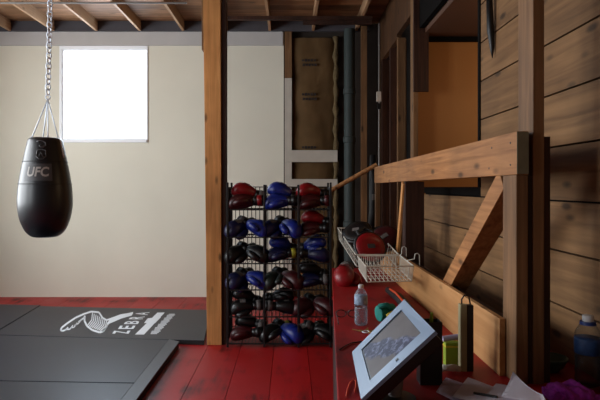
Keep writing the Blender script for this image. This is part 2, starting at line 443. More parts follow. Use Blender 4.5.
# alcove seen through the opening
mb = MB(); mb.box(XW + .004, 2.9, 4.85, 4.9, 0, 3.5)
tag(mb.build('wall_alcove_back', M['ochre'], origin=(1.8, 4.85, 0)), kind='structure')
mb = MB(); mb.box(2.9, 2.95, -1.6, 4.9, 0, 3.5)
tag(mb.build('wall_alcove_right', M['ochre'], origin=(2.9, 4, 0)), kind='structure')
mb = MB(); mb.box(XW + .055, 2.9, -1.6, 4.845, 2.74, 2.78)
tag(mb.build('ceiling_alcove', M['brown_dark'], origin=(1.8, 4.5, 2.7)), kind='structure')
mb = MB(); mb.box(XW + .055, 2.9, 4.80, 4.848, 2.70, 2.738)
tag(mb.build('trim_4', M['black_trim']), kind='structure')
mb = MB(); mb.box(XW + .005, XW + .045, 3.21, 4.70, 2.78, 3.5)  # header coloured black, its shadow put into the material
tag(mb.build('wall_right_header', M['black_trim'], origin=(XW, 4, 2.9)), kind='structure')
# jamb post by the opening and the dark doorway beyond it
mb = MB(); mb.box(1.08, 1.12, 4.72, 4.84, 0, 3.37)
jp = thing('jamb_post', (1.1, 4.78, 0), 'dark brown jamb post at the left of the ochre opening', 'post', kind='structure')
mb.build('post', M['stud'], jp)
mb = MB(); mb.box(1.076, 1.205, 4.69, 4.719, 2.23, 3.37); mb.build('upper_board', M['stud_dark'], jp)
# doorway + stud bay towards the back corner
mb = MB(); mb.box(XW, XW + .05, 5.66, YB - .05, 2.95, 3.5); mb.box(XW, XW + .05, 4.85, 5.66, 3.0, 3.5)
tag(mb.build('wall_right_upper', M['planks_up'], origin=(XW, 6, 3)), kind='structure')
mb = MB(); mb.box(XW + .09, XW + .1, 5.66, YB, 0, 2.95)
tag(mb.build('wall_right_inner', M['ochre'], origin=(XW, 6, 0)), kind='structure')
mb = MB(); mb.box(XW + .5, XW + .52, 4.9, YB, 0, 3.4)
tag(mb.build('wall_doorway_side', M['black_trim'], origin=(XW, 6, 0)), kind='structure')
for (a, b, mt, lab) in ((5.60, 5.66, 'stud', 'pale stud at the edge of the dark doorway'), (6.02, 6.09, 'stud_dark', 'bare stud in the wall bay behind the railing end'), (6.55, 6.63, 'stud_dark', 'bare stud nearest the back corner')):
    mb = MB(); mb.box(XW + .0, XW + .08, a, b, 0, 2.949)
    tag(mb.build('wall_stud', M[mt]), lab, 'stud', 'studs of the right wall', 'structure')

# back right corner : stud, insulation, boards, pipe
mb = MB(); mb.box(-.068, .022, YB - .03, YB + .07, 2.78, 3.37)
st = thing('framing_stud', (-.02, YB, 0), 'brown stud with whitewashed lower half beside the insulation', 'stud', kind='structure')
mb.build('upper_length', M['stud'], st)
mb = MB(); mb.box(-.068, .022, YB - .03, YB + .07, 0, 2.779); mb.build('painted_length', M['white_board'], st)
# insulation batt
ins = thing('insulation_batt', (.33, YB, 0), 'brown paper-faced insulation batt in the back wall bay', 'insulation')
g = MB(); nx, nz = 16, 60
V = [[None] * (nz + 1) for _ in range(nx + 1)]
rng = random.Random(3)
bul = [rng.uniform(-.006, .006) for _ in range(400)]
for i in range(nx + 1):
    for j in range(nz + 1):
        u = i / nx; w = j / nz; zz = w * 3.3
        seg = (zz % .56) / .56
        y = YB + .05 - .045 * math.sin(math.pi * u) ** .6 - .02 * math.sin(math.pi * seg) + bul[(i * 7 + j * 13) % 400] + .006 * math.sin(9 * u + 3.1 * zz)
        V[i][j] = g.bm.verts.new((.03 + u * .53, y, zz))
for i in range(nx):
    for j in range(nz): g.face([V[i][j], V[i + 1][j], V[i + 1][j + 1], V[i][j + 1]])
g.build('paper_facing', M['kraft'], ins, smooth='all')
for (yy, rows) in ((63, 2), (97, 2), (150, 1)):
    mb = MB()
    for r in range(rows):
        for k in range(5):
            p = px(303 + k * 3.0 + r * .8, yy - 2.6 + r * 4.6, YB - .02)
            hh = .026 + .008 * ((k + r) % 2)
            mb.box(p.x - .016, p.x + .012, YB - .030, YB - .027, p.z - hh / 2, p.z + hh / 2)
    mb.build('print', M['kraft_print'], ins)
mb = MB()
path = []
for j in range(40):
    zz = j * .085; path.append((.585 + .006 * math.sin(j * 1.7), YB + .02 + .012 * math.sin(j * 2.9), zz))
mb.tube(path, [.03 + .012 * math.sin(j * 2.3) for j in range(40)], 8)
mb.build('torn_edge', M['foam'], ins, smooth='all')
for (z0, z1, lab) in ((1.715, 1.865, 'whitewashed cross board nailed over the insulation'), (1.40, 1.50, 'lower whitewashed cross board behind the red gloves')):
    mb = MB(); mb.box(-.05, .60, YB - .058, YB - .0305, z0, z1)
    tag(mb.build('cross_board', M['white_board'], bevel=.003), lab, 'board', 'whitewashed cross boards')
# drain pipe
dp = thing('drain_pipe', (.74, 6.72, 0), 'grey-green vertical drain pipe in the back corner', 'pipe')
mb = MB(); mb.tube([(.74, 6.72, 0), (.74, 6.72, 3.36)], .068, 20); mb.build('pipe', M['pipe'], dp, smooth=True)
for z in (2.55, 1.95, .9):
    mb = MB(); mb.lathe([(.069, z), (.078, z + .005), (.078, z + .07), (.069, z + .075)], (.74, 6.72, 0), 20); mb.build('collar', M['pipe'], dp, smooth=True)
mb = MB(); mb.box(.87, .94, 6.60, 6.64, 0, 3.37)
tag(mb.build('corner_stud', M['stud']), 'brown stud standing between the drain pipe and conduit', 'stud', kind='structure')
cd = thing('electrical_conduit', (1.08, 6.5, 0), 'thin vertical grey conduit with a switch box in the back corner', 'conduit')
mb = MB(); mb.tube([(1.075, 6.5, 0), (1.075, 6.5, 3.37)], .014, 10); mb.build('tube', M['conduit'], cd, smooth=True)
mb = MB(); mb.box(1.035, 1.09, 6.44, 6.48, 2.42, 2.54); mb.build('switch_box', M['white_board'], cd, bevel=.006)
mb = MB(); mb.box(1.045, 1.085, 6.445, 6.475, 2.33, 2.40); mb.build('plug', M['black_plastic'], cd, bevel=.006)
# leaning pole
mb = MB(); mb.tube([px(328, 192, 5.4), px(377, 164.5, 5.3)], .022, 10)
tag(mb.build('wooden_pole', M['pine_y'], smooth=True), 'round wooden pole slanting behind the end of the railing', 'pole')
# dark straps and boards piled in the corner
mb = MB()
mb.tube([(.83, 5.42, 1.72), (.835, 5.41, 1.45), (.84, 5.42, 1.15), (.80, 5.42, .86)], [.03, .045, .05, .03], 10)
mb.xform(Matrix.Translation((0, 0, 0)))
bk = thing('hanging_bag', (.83, 5.42, .86), 'slim black bag hanging behind the far end of railing', 'bag')
mb.build('sleeve', M['strap_black'], bk, smooth='all')
mb = MB(); mb.box(.815, .865, 5.35, 5.37, 1.27, 1.33); mb.build('tag', M['g_pale'], bk)

# ------------------------------------------------------------------ support post
sp = thing('support_post', (-.675, 4.86, 0), 'square orange pine support post beside the glove rack', 'post')
mb = MB(); mb.hexa([(-.735, 4.78, 0), (-.605, 4.78, 0), (-.605, 4.93, 0), (-.735, 4.93, 0), (-.770, 4.78, 3.099), (-.616, 4.78, 3.099), (-.616, 4.93, 3.099), (-.770, 4.93, 3.099)]); mb.build('timber', M['pine'], sp, bevel=.004)
mb = MB(); mb.box(-.604, -.572, 4.80, 4.93, 0, 3.099); mb.build('shade_board', M['stud_dark'], sp)  # dark board standing in for the shade on the post's right face
mb = MB(); mb.box(-.785, -.7705, 4.80, 4.90, 2.62, 3.099); mb.build('cleat', M['stud'], sp, bevel=.003)

# ------------------------------------------------------------------ mats
ZM = .042
def mat(poly, label, name='floor_mat'):
    t = thing(name, (sum(p[0] for p in poly) / len(poly), sum(p[1] for p in poly) / len(poly), 0), label, 'mat', 'training mats')
    c = Vector((sum(p[0] for p in poly) / len(poly), sum(p[1] for p in poly) / len(poly)))
    inner = []
    for p in poly:
        d = (Vector(p) - c); inner.append(tuple(c + d * (1 - .006 / d.length)))
    MB().prism(inner, .001, ZM - .006).build('side_band', M['mat_side'], t)
    MB().prism(inner, ZM - .006, ZM).build('top_cover', M['mat'], t, bevel=.002)
    return t
a6 = math.radians(5.6); u = Vector((-math.cos(a6), math.sin(a6))); v = Vector((-math.sin(a6), -math.cos(a6))) * -1
v = Vector((-math.sin(a6), math.cos(a6)))
C0 = Vector((-.755, 4.775))
def uv(a, b): return tuple(C0 + u * a + v * b)
logo_mat = mat([uv(0, 0), uv(0, 1.2), uv(2.0, 1.2), uv(2.0, 0)], 'grey mat printed with a white animal emblem')
mat([uv(2.005, 0), uv(2.005, 1.25), uv(3.4, 1.25), uv(3.4, 0)], 'plain grey mat under the window, left of the printed mat')
mat([(-1.075, 3.745), (-1.075, 4.80), (-3.6, 5.045), (-3.6, 3.86)], 'plain grey mat in front of the printed mat')
mat([(-1.075, 2.6), (-1.075, 3.738), (-3.6, 3.853), (-3.6, 2.6)], 'grey mat nearest the camera at the lower left')
es = thing('mat_edging', (-1.02, 3.7, 0), 'narrow raised grey edging strip along the mats beside the red floor', 'edging')
MB().prism([(-1.068, 2.6), (-.975, 2.6), (-.962, 4.70), (-1.068, 4.765)], .045, .057).build('top_cover', M['mat_edge'], es, bevel=.003)
MB().prism([(-1.064, 2.6), (-.98, 2.6), (-.967, 4.69), (-1.064, 4.755)], .001, .0445).build('side_band', M['mat_side'], es)
# printed emblem, drawn on the mat from its outline seen at a grazing angle
def flat(polys, name, mat_, parent, z):
    m = MB()
    for poly in polys:
        pts = [onz(x, y, z) for x, y in poly]
        vs = [m.bm.verts.new((p.x, p.y, z)) for p in pts]; m.face(vs)
    bmesh.ops.triangulate(m.bm, faces=m.bm.faces)
    o = m.build(name, mat_, parent, fix=False)
    for p in o.data.polygons: pass
    return o
def ipt(x, y): return (50 + x * 85 / 600, 300 + y * 42 / 296)
polys = []
# left tail: outlined wing with fingers
def strip(pts, w0, w1):
    out = []
    n = len(pts)
    for i in range(n - 1):
        (x0, y0), (x1, y1) = pts[i], pts[i + 1]
        d = Vector((x1 - x0, y1 - y0)).normalized(); nn = Vector((-d.y, d.x))
        wa = w0 + (w1 - w0) * i / (n - 1); wb = w0 + (w1 - w0) * (i + 1) / (n - 1)
        out.append([(x0 + nn.x * wa / 2, y0 + nn.y * wa / 2), (x1 + nn.x * wb / 2, y1 + nn.y * wb / 2), (x1 - nn.x * wb / 2, y1 - nn.y * wb / 2), (x0 - nn.x * wa / 2, y0 - nn.y * wa / 2)])
    return out
S = []
S += strip([(75, 215), (82, 195), (120, 165), (180, 125), (240, 98), (290, 82), (345, 86)], 12, 12)
S += strip([(75, 212), (90, 218), (110, 210), (128, 192)], 14, 8)
S += strip([(112, 208), (140, 205), (162, 178)], 12, 7)
S += strip([(145, 195), (170, 192), (192, 160)], 11, 6)
S += strip([(172, 180), (200, 165), (225, 138)], 10, 6)
S += strip([(200, 155), (245, 122)], 9, 12)
# body outline
S += strip([(245, 110), (243, 145), (262, 185), (300, 212), (350, 228)], 12, 14)
for i in range(10):
    t_ = i / 9
    x0, y0 = 262 + t_ * 105, 182 + t_ * 40
    x1, y1 = 300 + t_ * 112, 90 + t_ * 62
    mx_, my_ = (x0 + x1) / 2 + 14, (y0 + y1) / 2 + 4
    S += strip([(x0, y0), (mx_, my_), (x1, y1)], 7.5, 5.5)
S += strip([(350, 228), (375, 222), (395, 195), (412, 165)], 14, 12)
S += strip([(345, 86), (370, 125), (400, 142), (440, 128), (500, 106), (585, 92)], 11, 11)
S += strip([(405, 168), (430, 146), (500, 125), (575, 104)], 14, 12)
polys = [[ipt(*p) for p in q] for q in S]
flat(polys, 'emblem', M['white_print'], logo_mat, ZM + .0012)
flat([[ipt(*p) for p in [(398, 176), (420, 136), (500, 104), (588, 84), (580, 104), (505, 130), (440, 158)]]], 'emblem_tail', M['white_print'], logo_mat, ZM + .0017)
def jpt(x, y): return (105 + x / 8, 305 + y / 8)
flat([[jpt(*p) for p in [(240, 236), (312, 236), (478, 60), (420, 60)]]], 'print_block', M['white_print'], logo_mat, ZM + .0012)
flat([[jpt(*p) for p in [(312, 144), (398, 147), (450, 96), (342, 106)]]], 'print_block', M['white_print'], logo_mat, ZM + .0016)
# small lettering strip: too small to read in the photograph, so only its strokes
m = MB(); p0 = onz(153.5, 334, ZM + .0012); p1 = onz(172.5, 313.5, ZM + .0012); d = (p1 - p0); L_ = d.length; d.normalize(); nn = Vector((d.y, -d.x, 0))
for k in range(19):
    a = p0 + d * (L_ * k / 19); b = a + d * (L_ / 19 * .62); w_ = .030 + .012 * ((k * 7) % 3) / 2
    m.face([m.bm.verts.new(q) for q in (a - nn * w_, a + nn * w_, b + nn * w_, b - nn * w_)])
m.build('small_print', M['white_print'], logo_mat)
for ch, (xl, xr, yf, yn) in zip('ZEBRA', ((112, 130.6, 330.6, 333.8), (118, 135.6, 325.6, 328.9), (123.7, 140, 320.9, 324), (128.7, 145, 316.4, 319.2), (134.5, 149.6, 312.2, 315))):
    tb = text_bm(ch, 1, bold=.02)
    X = [q.co.x for q in tb.bm.verts]; Yv = [q.co.y for q in tb.bm.verts]
    for q in tb.bm.verts:
        a = (q.co.x - min(X)) / (max(X) - min(X)); b = (q.co.y - min(Yv)) / (max(Yv) - min(Yv))
        q.co = onz(xr - b * (xr - xl - 2.2) - 2.2 + a * 2.2, yn + (yf - yn) * a, ZM + .0012)
    tb.build('lettering', M['white_print'], logo_mat, fix=False)

# ------------------------------------------------------------------ punching bag
BY = 4.2; BX = (45.3 - VX) / F * BY
def bz(y): return H - (y - VY) / F * BY
bag = thing('punching_bag', (BX, BY, bz(237)), 'black teardrop punching bag hanging on a chain before the window', 'punching bag')
k_ = BY / F * .975
prof_px = [(4, 237.3), (12, 236.5), (17, 233), (20.5, 228), (24, 219), (26, 208), (26.3, 198), (25.3, 185), (23.2, 172), (20.8, 160), (18.3, 148), (16.6, 141), (14.5, 138.5), (8, 137.6), (2, 137.4)]
prof = [(r * k_, bz(y)) for r, y in prof_px]
def rad(z):
    for (r0, z0), (r1, z1) in zip(prof, prof[1:]):
        if z0 <= z <= z1: return r0 + (r1 - r0) * (z - z0) / max(1e-6, z1 - z0)
    return prof[0][0]
def spline(pr, n=4):
    out = []
    for i in range(len(pr) - 1):
        p0, p1, p2, p3 = pr[max(i - 1, 0)], pr[i], pr[i + 1], pr[min(i + 2, len(pr) - 1)]
        for k in range(n):
            t = k / n
            out.append(tuple(.5 * ((2 * p1[j]) + (-p0[j] + p2[j]) * t + (2 * p0[j] - 5 * p1[j] + 4 * p2[j] - p3[j]) * t * t + (-p0[j] + 3 * p1[j] - 3 * p2[j] + p3[j]) * t ** 3) for j in (0, 1)))
    out.append(pr[-1]); return out
prof = spline(prof)
mb = MB(); mb.lathe(prof, (BX, BY, 0), 40); mb.build('bag_body', M['leather'], bag, smooth='all')
cam_ang = math.atan2(-BY, -BX)          # towards the viewer's spot
def onbag(a, z, off):
    r = rad(z) + off
    return Vector((BX + r * math.cos(a), BY + r * math.sin(a), z))
def bagang(xpx, z):
    # angle on the bag at which the surface point projects at image column xpx
    best = None
    for i in range(-88, 89):
        a = cam_ang + math.radians(i); p = onbag(a, z, 0)
        e = abs(VX + F * p.x / p.y - xpx)
        if best is None or e < best[0]: best = (e, a)
    return best[1]
def wrap(mb, off=.003):
    for v_ in mb.bm.verts:
        a, z = v_.co.x, v_.co.y
        v_.co = onbag(a, z, off + v_.co.z)
    return mb
def grid_patch(x0, x1, y0, y1, n=10, m=6):
    mb = MB(); z0, z1 = bz(y1), bz(y0); zc = (z0 + z1) / 2
    a0, a1 = bagang(x0, zc), bagang(x1, zc)
    R = [[mb.bm.verts.new((a0 + (a1 - a0) * i / n, z0 + (z1 - z0) * j / m, 0)) for j in range(m + 1)] for i in range(n + 1)]
    for i in range(n):
        for j in range(m): mb.face([R[i][j], R[i + 1][j], R[i + 1][j + 1], R[i][j + 1]])
    return wrap(mb), a0, a1, z0, z1
g, a0, a1, z0, z1 = grid_patch(25.5, 52, 164.5, 181)
g.build('logo_patch', M['patch'], bag, smooth='all', fix=False)
def bag_text(txt, xa, xb, ya, yb, matn, off=.0055):
    tb = text_bm(txt, 1, cuts=2, bold=.028)
    X = [q.co.x for q in tb.bm.verts]; Yv = [q.co.y for q in tb.bm.verts]
    z0, z1 = bz(yb), bz(ya); zc = (z0 + z1) / 2
    a0, a1 = bagang(xa, zc), bagang(xb, zc)
    for q in tb.bm.verts:
        tx = (q.co.x - min(X)) / (max(X) - min(X)); ty = (q.co.y - min(Yv)) / (max(Yv) - min(Yv))
        q.co = (a0 + (a1 - a0) * tx + .04 * (ty - .5), z0 + (z1 - z0) * ty, 0)
    wrap(tb, off)
    return tb
tb = bag_text('UFC', 28.0, 49, 167.5, 177, 'patch_text'); tb.build('lettering', M['patch_text'], bag, smooth='all', fix=False)
# faint emblem on the top panel: a rounded shield with a stroke
def bag_stroke(pts, name='emblem_stroke'):
    m = MB(); m.tube([onbag(bagang(x, bz(y)), bz(y), .002) for x, y in pts], .0045, 6); m.build(name, M['patch'], bag, smooth='all')
bag_stroke([(37, 143.5), (39.5, 142), (43, 142.3), (45.5, 144), (46, 146.5), (43.5, 148.3), (40.5, 148), (39.5, 146.5)])
bag_stroke([(36.5, 157), (37.5, 151.5), (41, 150.4), (45.5, 151.5), (46, 157), (43, 160), (39, 160), (36.6, 157.2)])
bag_stroke([(39.2, 157.6), (41, 153.4), (43.4, 157.8)])
# seams
for y in (162, 184):
    mb = MB(); z = bz(y); mb.tube([onbag(2 * math.pi * i / 40, z, .001) for i in range(40)], .003, 6, closed=True); mb.build('seam', M['mat_side'], bag, smooth='all')
mb = MB(); a = bagang(62, bz(150)); mb.tube([onbag(a, bz(y), .001) for y in (139, 145, 152, 158)], .006, 6); mb.build('zip_pull', M['steel'], bag, smooth='all')
ring = px(47.8, 97, BY)
mb = MB()
mb.tube([ring + Vector((.018 * math.cos(t), 0, .018 * math.sin(t))) for t in [2 * math.pi * i / 16 for i in range(16)]], .005, 6, closed=True)
mb.build('ring', M['steel'], bag, smooth='all')
for ang in (35, 125, 215, 305):
    a = math.radians(ang); zt = bz(139)
    q = Vector((BX + .098 * math.cos(a), BY + .098 * math.sin(a), zt))
    mb = MB(); mb.tube([ring + Vector((0, 0, -.018)), q], .005, 6)
    mb.tube([q + Vector((0, 0, -.03)), q + Vector((0, 0, .012))], .010, 8); mb.build('suspension_strap', M['steel'], bag, smooth='all')
# chain of links up to the joist
top = Vector((-1.851, BY, 3.372)); c0 = ring + Vector((0, 0, .018)); d = top - c0; n_l = 31
mb = MB(); t = d.normalized(); s1 = Vector((1, 0, 0)); s1 = (s1 - t * s1.dot(t)).normalized(); s2 = t.cross(s1)
for i in range(n_l):
    c = c0 + d * ((i + .5) / n_l); s_ = (s1 + s2 * .35).normalized() if i % 2 else (s2 + s1 * .35).normalized()
    hl = d.length / n_l * .62; w = .0165
    pts = []
    for k in range(14):
        q = 2 * math.pi * k / 14; pts.append(c + t * hl * math.sin(q) * (1 if abs(math.sin(q)) < .9 else .98) + s_ * w * math.copysign(abs(math.cos(q)) ** .6, math.cos(q)))
    mb.tube(pts, .0052, 6, closed=True)
mb.build('chain', M['steel'], bag, smooth='all')
mb = MB(); mb.tube([top + Vector((0, 0, -.03)), top + Vector((0, 0, .01))], .014, 8); mb.build('ceiling_hook', M['steel'], bag, smooth=True)
mb = MB(); mb.box(-1.915, -1.78, 4.15, 4.25, 3.375, 3.44); mb.build('ceiling_block', M['joist'], bag)

# ------------------------------------------------------------------ glove rack
RX0, RX1, RY0, RY1 = -.545, .355, 4.72, 5.04
shelf_z = [1.205, .965, .735, .505, .27, .035]
rack = thing('glove_rack', ((RX0 + RX1) / 2, 4.88, 0), 'black wire rack packed with boxing gloves beside the support post', 'rack')
xs_ = [RX0, -.225, .075, RX1]
for i, xx in enumerate(xs_):
    for yy in (RY0, RY1):
        mb = MB(); mb.box(xx - .009, xx + .009, yy - .009, yy + .009, 0, 1.44 if i in (0, 3) else 1.42); mb.build('upright', M['black_metal'], rack, bevel=.003)
mb = MB()
n = 24
for i in range(1, n):
    xx = RX0 + (RX1 - RX0) * i / n; mb.tube([(xx, RY1, .04), (xx, RY1, 1.40)], .004, 6)
for z in (.10, .33, .56, .79, 1.03, 1.26, 1.40): mb.tube([(RX0, RY1 - .006, z), (RX1, RY1 - .006, z)], .0045, 6)
mb.build('wire_back', M['black_metal'], rack, smooth=True)
for z in shelf_z:
    mb = MB()
    mb.box(RX0 + .012, RX1 - .012, RY0 - .006, RY0 + .006, z - .010, z); mb.box(RX0 + .012, RX1 - .012, RY1 - .02, RY1 - .008, z - .014, z)
    for i in range(1, 30):
        xx = RX0 + (RX1 - RX0) * i / 30; mb.tube([(xx, RY0, z - .004), (xx, RY1 - .01, z - .004)], .003, 5)
    mb.build('wire_shelf', M['black_metal'], rack)
for xx in (RX0, RX1):
    mb = MB()
    for k in range(1, 7): mb.tube([(xx, RY0 + k * .045, .04), (xx, RY0 + k * .045, 1.40)], .004, 5)
    for z in (.05, .75, 1.39): mb.tube([(xx, RY0, z), (xx, RY1, z)], .004, 5)
    mb.build('side_wires', M['black_metal'], rack)

# gloves ------------------------------------------------------------
def loft(mb, secs, seg=16):
    rings = []
    for (x, cy, cz, ry, rz) in secs:
        rings.append([(x, cy + ry * math.cos(a), cz + rz * math.sin(a)) for a in [2 * math.pi * k / seg for k in range(seg)]])
    return mb.rings(rings)
def make_glove():
    r = thing('boxing_glove', (0, 0, 0), 'boxing glove', 'boxing glove')
    b = loft(MB(), [(-.065, 0, 0, .040, .036), (-.045, 0, .002, .047, .044), (-.015, -.003, .004, .058, .053), (.02, -.004, .004, .066, .060), (.055, -.004, .002, .069, .064),
                    (.085, -.003, -.003, .066, .062), (.11, -.002, -.010, .056, .052), (.125, 0, -.016, .042, .038), (.134, 0, -.02, .022, .020), (.1365, 0, -.021, .006, .006)]).build('mitt', M['g_red'], r, smooth='all')
    th = MB(); th.tube([(-.035, .042, -.012), (-.01, .062, -.016), (.025, .078, -.022), (.055, .080, -.03), (.078, .070, -.036), (.090, .060, -.038)], [.018, .025, .027, .026, .020, .006], 12)
    th.build('thumb', M['g_red'], r, smooth='all')
    loft(MB(), [(-.155, 0, 0, .043, .038), (-.15, 0, 0, .049, .044), (-.12, 0, 0, .047, .043), (-.08, 0, 0, .043, .039), (-.06, 0, 0, .041, .037)]).build('cuff', M['g_black'], r, smooth='all')
    loft(MB(), [(-.132, 0, 0, .045, .041), (-.130, 0, 0, .051, .047), (-.095, 0, 0, .0485, .0445), (-.093, 0, 0, .044, .040)]).build('strap', M['g_pale'], r, smooth='all')
    e = MB()
    n_ = 6
    for i in range(n_):
        pass
    R = []
    for i in range(5):
        row = []
        for j in range(7):
            x = .0 + .05 * i / 4; a = math.radians(60 + 60 * j / 6)
            row.append(e.bm.verts.new((x, -.004 + .0675 * math.cos(a) + .0, .004 + (.0575 + .052 * x / .5) * math.sin(a) + .004)))
        R.append(row)
    for i in range(4):
        for j in range(6): e.face([R[i][j], R[i + 1][j], R[i + 1][j + 1], R[i][j + 1]])
    e.build('knuckle_patch', M['g_pale'], r, smooth='all', fix=False)
    return r
proto = make_glove()
for ch in proto.children:
    ch.material_slots[0].link = 'OBJECT'
used = [False]
def glove(loc, rot, colour, label, scale=1.0, cuff='g_black', strap='g_pale', thumb=None, patch=True, group='gloves on the rack', flip=False):
    g = proto if not used[0] else copy_tree(proto)
    used[0] = True
    g.location = loc; g.rotation_euler = Euler([math.radians(a) for a in rot], 'XYZ')
    g.scale = (scale, -scale if flip else scale, scale)
    for ch in g.children:
        nm = ch.name.split('.')[0]
        ch.material_slots[0].link = 'OBJECT'
        ch.material_slots[0].material = M[{'mitt': colour, 'thumb': thumb or colour, 'cuff': cuff, 'strap': strap, 'knuckle_patch': 'g_pale' if patch else colour}[nm]]
    g['label'] = label
    if group: g['group'] = group
    elif 'group' in g: del g['group']
    return g
cn = {'g_red': 'red', 'g_dred': 'dark red', 'g_blue': 'blue', 'g_navy': 'navy', 'g_black': 'black', 'g_green': 'dark green'}
rows = ['top', 'second', 'third', 'fourth', 'fifth', 'bottom']; cols = ['left', 'middle', 'right']
colx = [-.385, -.075, .215]
# (row, col, mode, colour a, colour b, strap a, strap b)
plan = [
 (0, 0, 'stack', 'g_dred', 'g_red', 'g_red', 'g_pale'), (0, 1, 'stack', 'g_blue', 'g_blue', 'g_black', 'g_black'), (0, 2, 'stack', 'g_dred', 'g_red', 'g_dred', 'g_black'),
 (1, 0, 'side', 'g_navy', 'g_blue', 'g_black', 'g_pale'), (1, 1, 'side', 'g_navy', 'g_blue', 'g_pale', 'g_black'), (1, 2, 'stack', 'g_dred', 'g_red', 'g_black', 'g_black'),
 (2, 0, 'side', 'g_black', 'g_black', 'g_black', 'g_black'), (2, 1, 'stack', 'g_navy', 'g_blue', 'g_yellow', 'g_black'), (2, 2, 'stackr', 'g_navy', 'g_blue', 'g_black', 'g_pale'),
 (3, 0, 'side', 'g_navy', 'g_blue', 'g_black', 'g_black'), (3, 1, 'side', 'g_green', 'g_dred', 'g_black', 'g_black'), (3, 2, 'stack', 'g_navy', 'g_black', 'g_pale', 'g_black'),
 (4, 0, 'stack', 'g_black', 'g_black', 'g_pale', 'g_black'), (4, 1, 'stackr', 'g_black', 'g_black', 'g_pale', 'g_black'), (4, 2, 'side', 'g_dred', 'g_dred', 'g_black', 'g_black'),
 (5, 0, 'stack', 'g_dred', 'g_black', 'g_black', 'g_pale'), (5, 1, 'side', 'g_black', 'g_blue', 'g_yellow', 'g_black'), (5, 2, 'side', 'g_black', 'g_black', 'g_black', 'g_pale')]
rr = random.Random(11)
for (r, c, mode, ca, cb, sa, sb) in plan:
    z = shelf_z[r]; X = colx[c]; y = 4.86
    pos = f"of the pair on the rack's {rows[r]} shelf, {cols[c]} column"
    j1, j2 = rr.uniform(-10, 10), rr.uniform(-10, 10)
    if mode == 'side':
        la = f"{cn[ca]} boxing glove, left one {pos}"; lb = f"{cn[cb]} boxing glove, right one {pos}"
        glove((X - .068, y - .02, z + .074), (rr.uniform(-30, 30), 12, -140 + 2 * j1), ca, la, 1.13, strap=sa, patch=(r % 2 == 1))
        glove((X + .070, y - .05, z + .084), (rr.uniform(-30, 30), 16, -35 + 2 * j2), cb, lb, 1.13, strap=sb, flip=True, patch=False)
    else:
        s = 180 if mode == 'stack' else 0     # which way the mitt points
        la = f"{cn[ca]} boxing glove, lower one {pos}"; lb = f"{cn[cb]} boxing glove, upper one {pos}"
        dx = -.01 if mode == 'stack' else .01
        big = 1.02 if r else 1.12
        glove((X + dx, y - .05, z + .066), (rr.uniform(-25, 25), 4, s + j1), ca, la, 1.0 * big, strap=sa, patch=(r in (2, 4)))
        glove((X - dx + rr.uniform(-.03, .02), y + .02, z + .150), (rr.uniform(-25, 25), rr.uniform(-28, -8), s + j2 * 3), cb, lb, .98 * big, strap=sb, patch=False, flip=True)

# ------------------------------------------------------------------ counter
ZT = .70
ct = thing('counter', (.5, 2.5, 0), 'worn red painted counter running along the railing', 'counter')
poly = [(.125, 1.25), (.157, 1.77), (.29, 3.67), (.365, 4.68), (.798, 4.68), (.798, 2.35), (XW - .003, 2.35), (XW - .003, 1.25)]
MB().prism(poly, ZT - .03, ZT).build('top', M['counter'], ct, bevel=.004)
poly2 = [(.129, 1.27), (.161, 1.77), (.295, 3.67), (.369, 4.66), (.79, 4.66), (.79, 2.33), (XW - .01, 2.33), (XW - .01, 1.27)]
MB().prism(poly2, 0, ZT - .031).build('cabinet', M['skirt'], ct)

# ------------------------------------------------------------------ wooden railing with half wall
rl = thing('wooden_railing', (.82, 3, ZT), 'heavy pine railing with diagonal brace and plywood half wall above counter', 'railing')
mb = MB(); mb.hexa([(.800, 1.905, 1.444), (.842, 1.905, 1.444), (.842, 5.12, 1.437), (.800, 5.12, 1.437), (.800, 1.905, 1.597), (.842, 1.905, 1.597), (.842, 5.12, 1.587), (.800, 5.12, 1.587)])
beam = mb.build('top_beam', M['pine_y'], rl, bevel=.003)
mb = MB()
for (y, z) in ((1.96, 1.56), (1.96, 1.48), (2.14, 1.555), (2.17, 1.475)): mb.tube([(.7988, y, z), (.803, y, z)], .004, 8)
mb.build('nail_heads', M['black_metal'], beam)
mb = MB(); mb.box(.8005, .8415, 1.9035, 1.906, 1.446, 1.595); mb.build('end_grain', M['clip'], beam)
mb = MB(); mb.box(.800, .842, 1.91, 2.03, ZT, 1.443); mb.build('near_post', M['stud'], rl, bevel=.003)
mb = MB(); mb.box(.862, .902, 1.915, 2.04, ZT, 3.371); mb.build('tall_stud', M['stud'], rl, bevel=.003)
mb = MB(); mb.box(.903, .930, 1.93, 2.03, ZT, 1.58); mb.box(.843, .861, 1.92, 1.98, ZT, 1.44); mb.build('packing_stud', M['stud_dark'], rl)
mb = MB(); mb.box(.803, .935, 3.76, 3.86, 0, 1.438); mb.build('mid_post', M['stud_dark'], rl, bevel=.003)
mb = MB(); mb.box(.802, .842, 5.04, 5.11, 0, 1.436); mb.build('far_post', M['stud'], rl, bevel=.003)
mb = MB(); mb.bar((.853, 2.83, .87), (.853, 2.06, 1.43), .095, .085); mb.build('diagonal_brace', M['pine_y'], rl, bevel=.003)
mb = MB(); mb.bar((.80, 4.0, .93), (.80, 3.80, 1.43), .02, .055); mb.build('small_brace', M['pine'], rl, bevel=.002)
mb = MB(); mb.box(.776, .798, 2.0, 4.66, ZT, .912); mb.build('plywood_panel', M['ply'], rl, bevel=.002)
mb = MB(); mb.box(.80, .84, 2.06, 3.75, ZT, .90); mb.build('panel_batten', M['stud_dark'], rl)

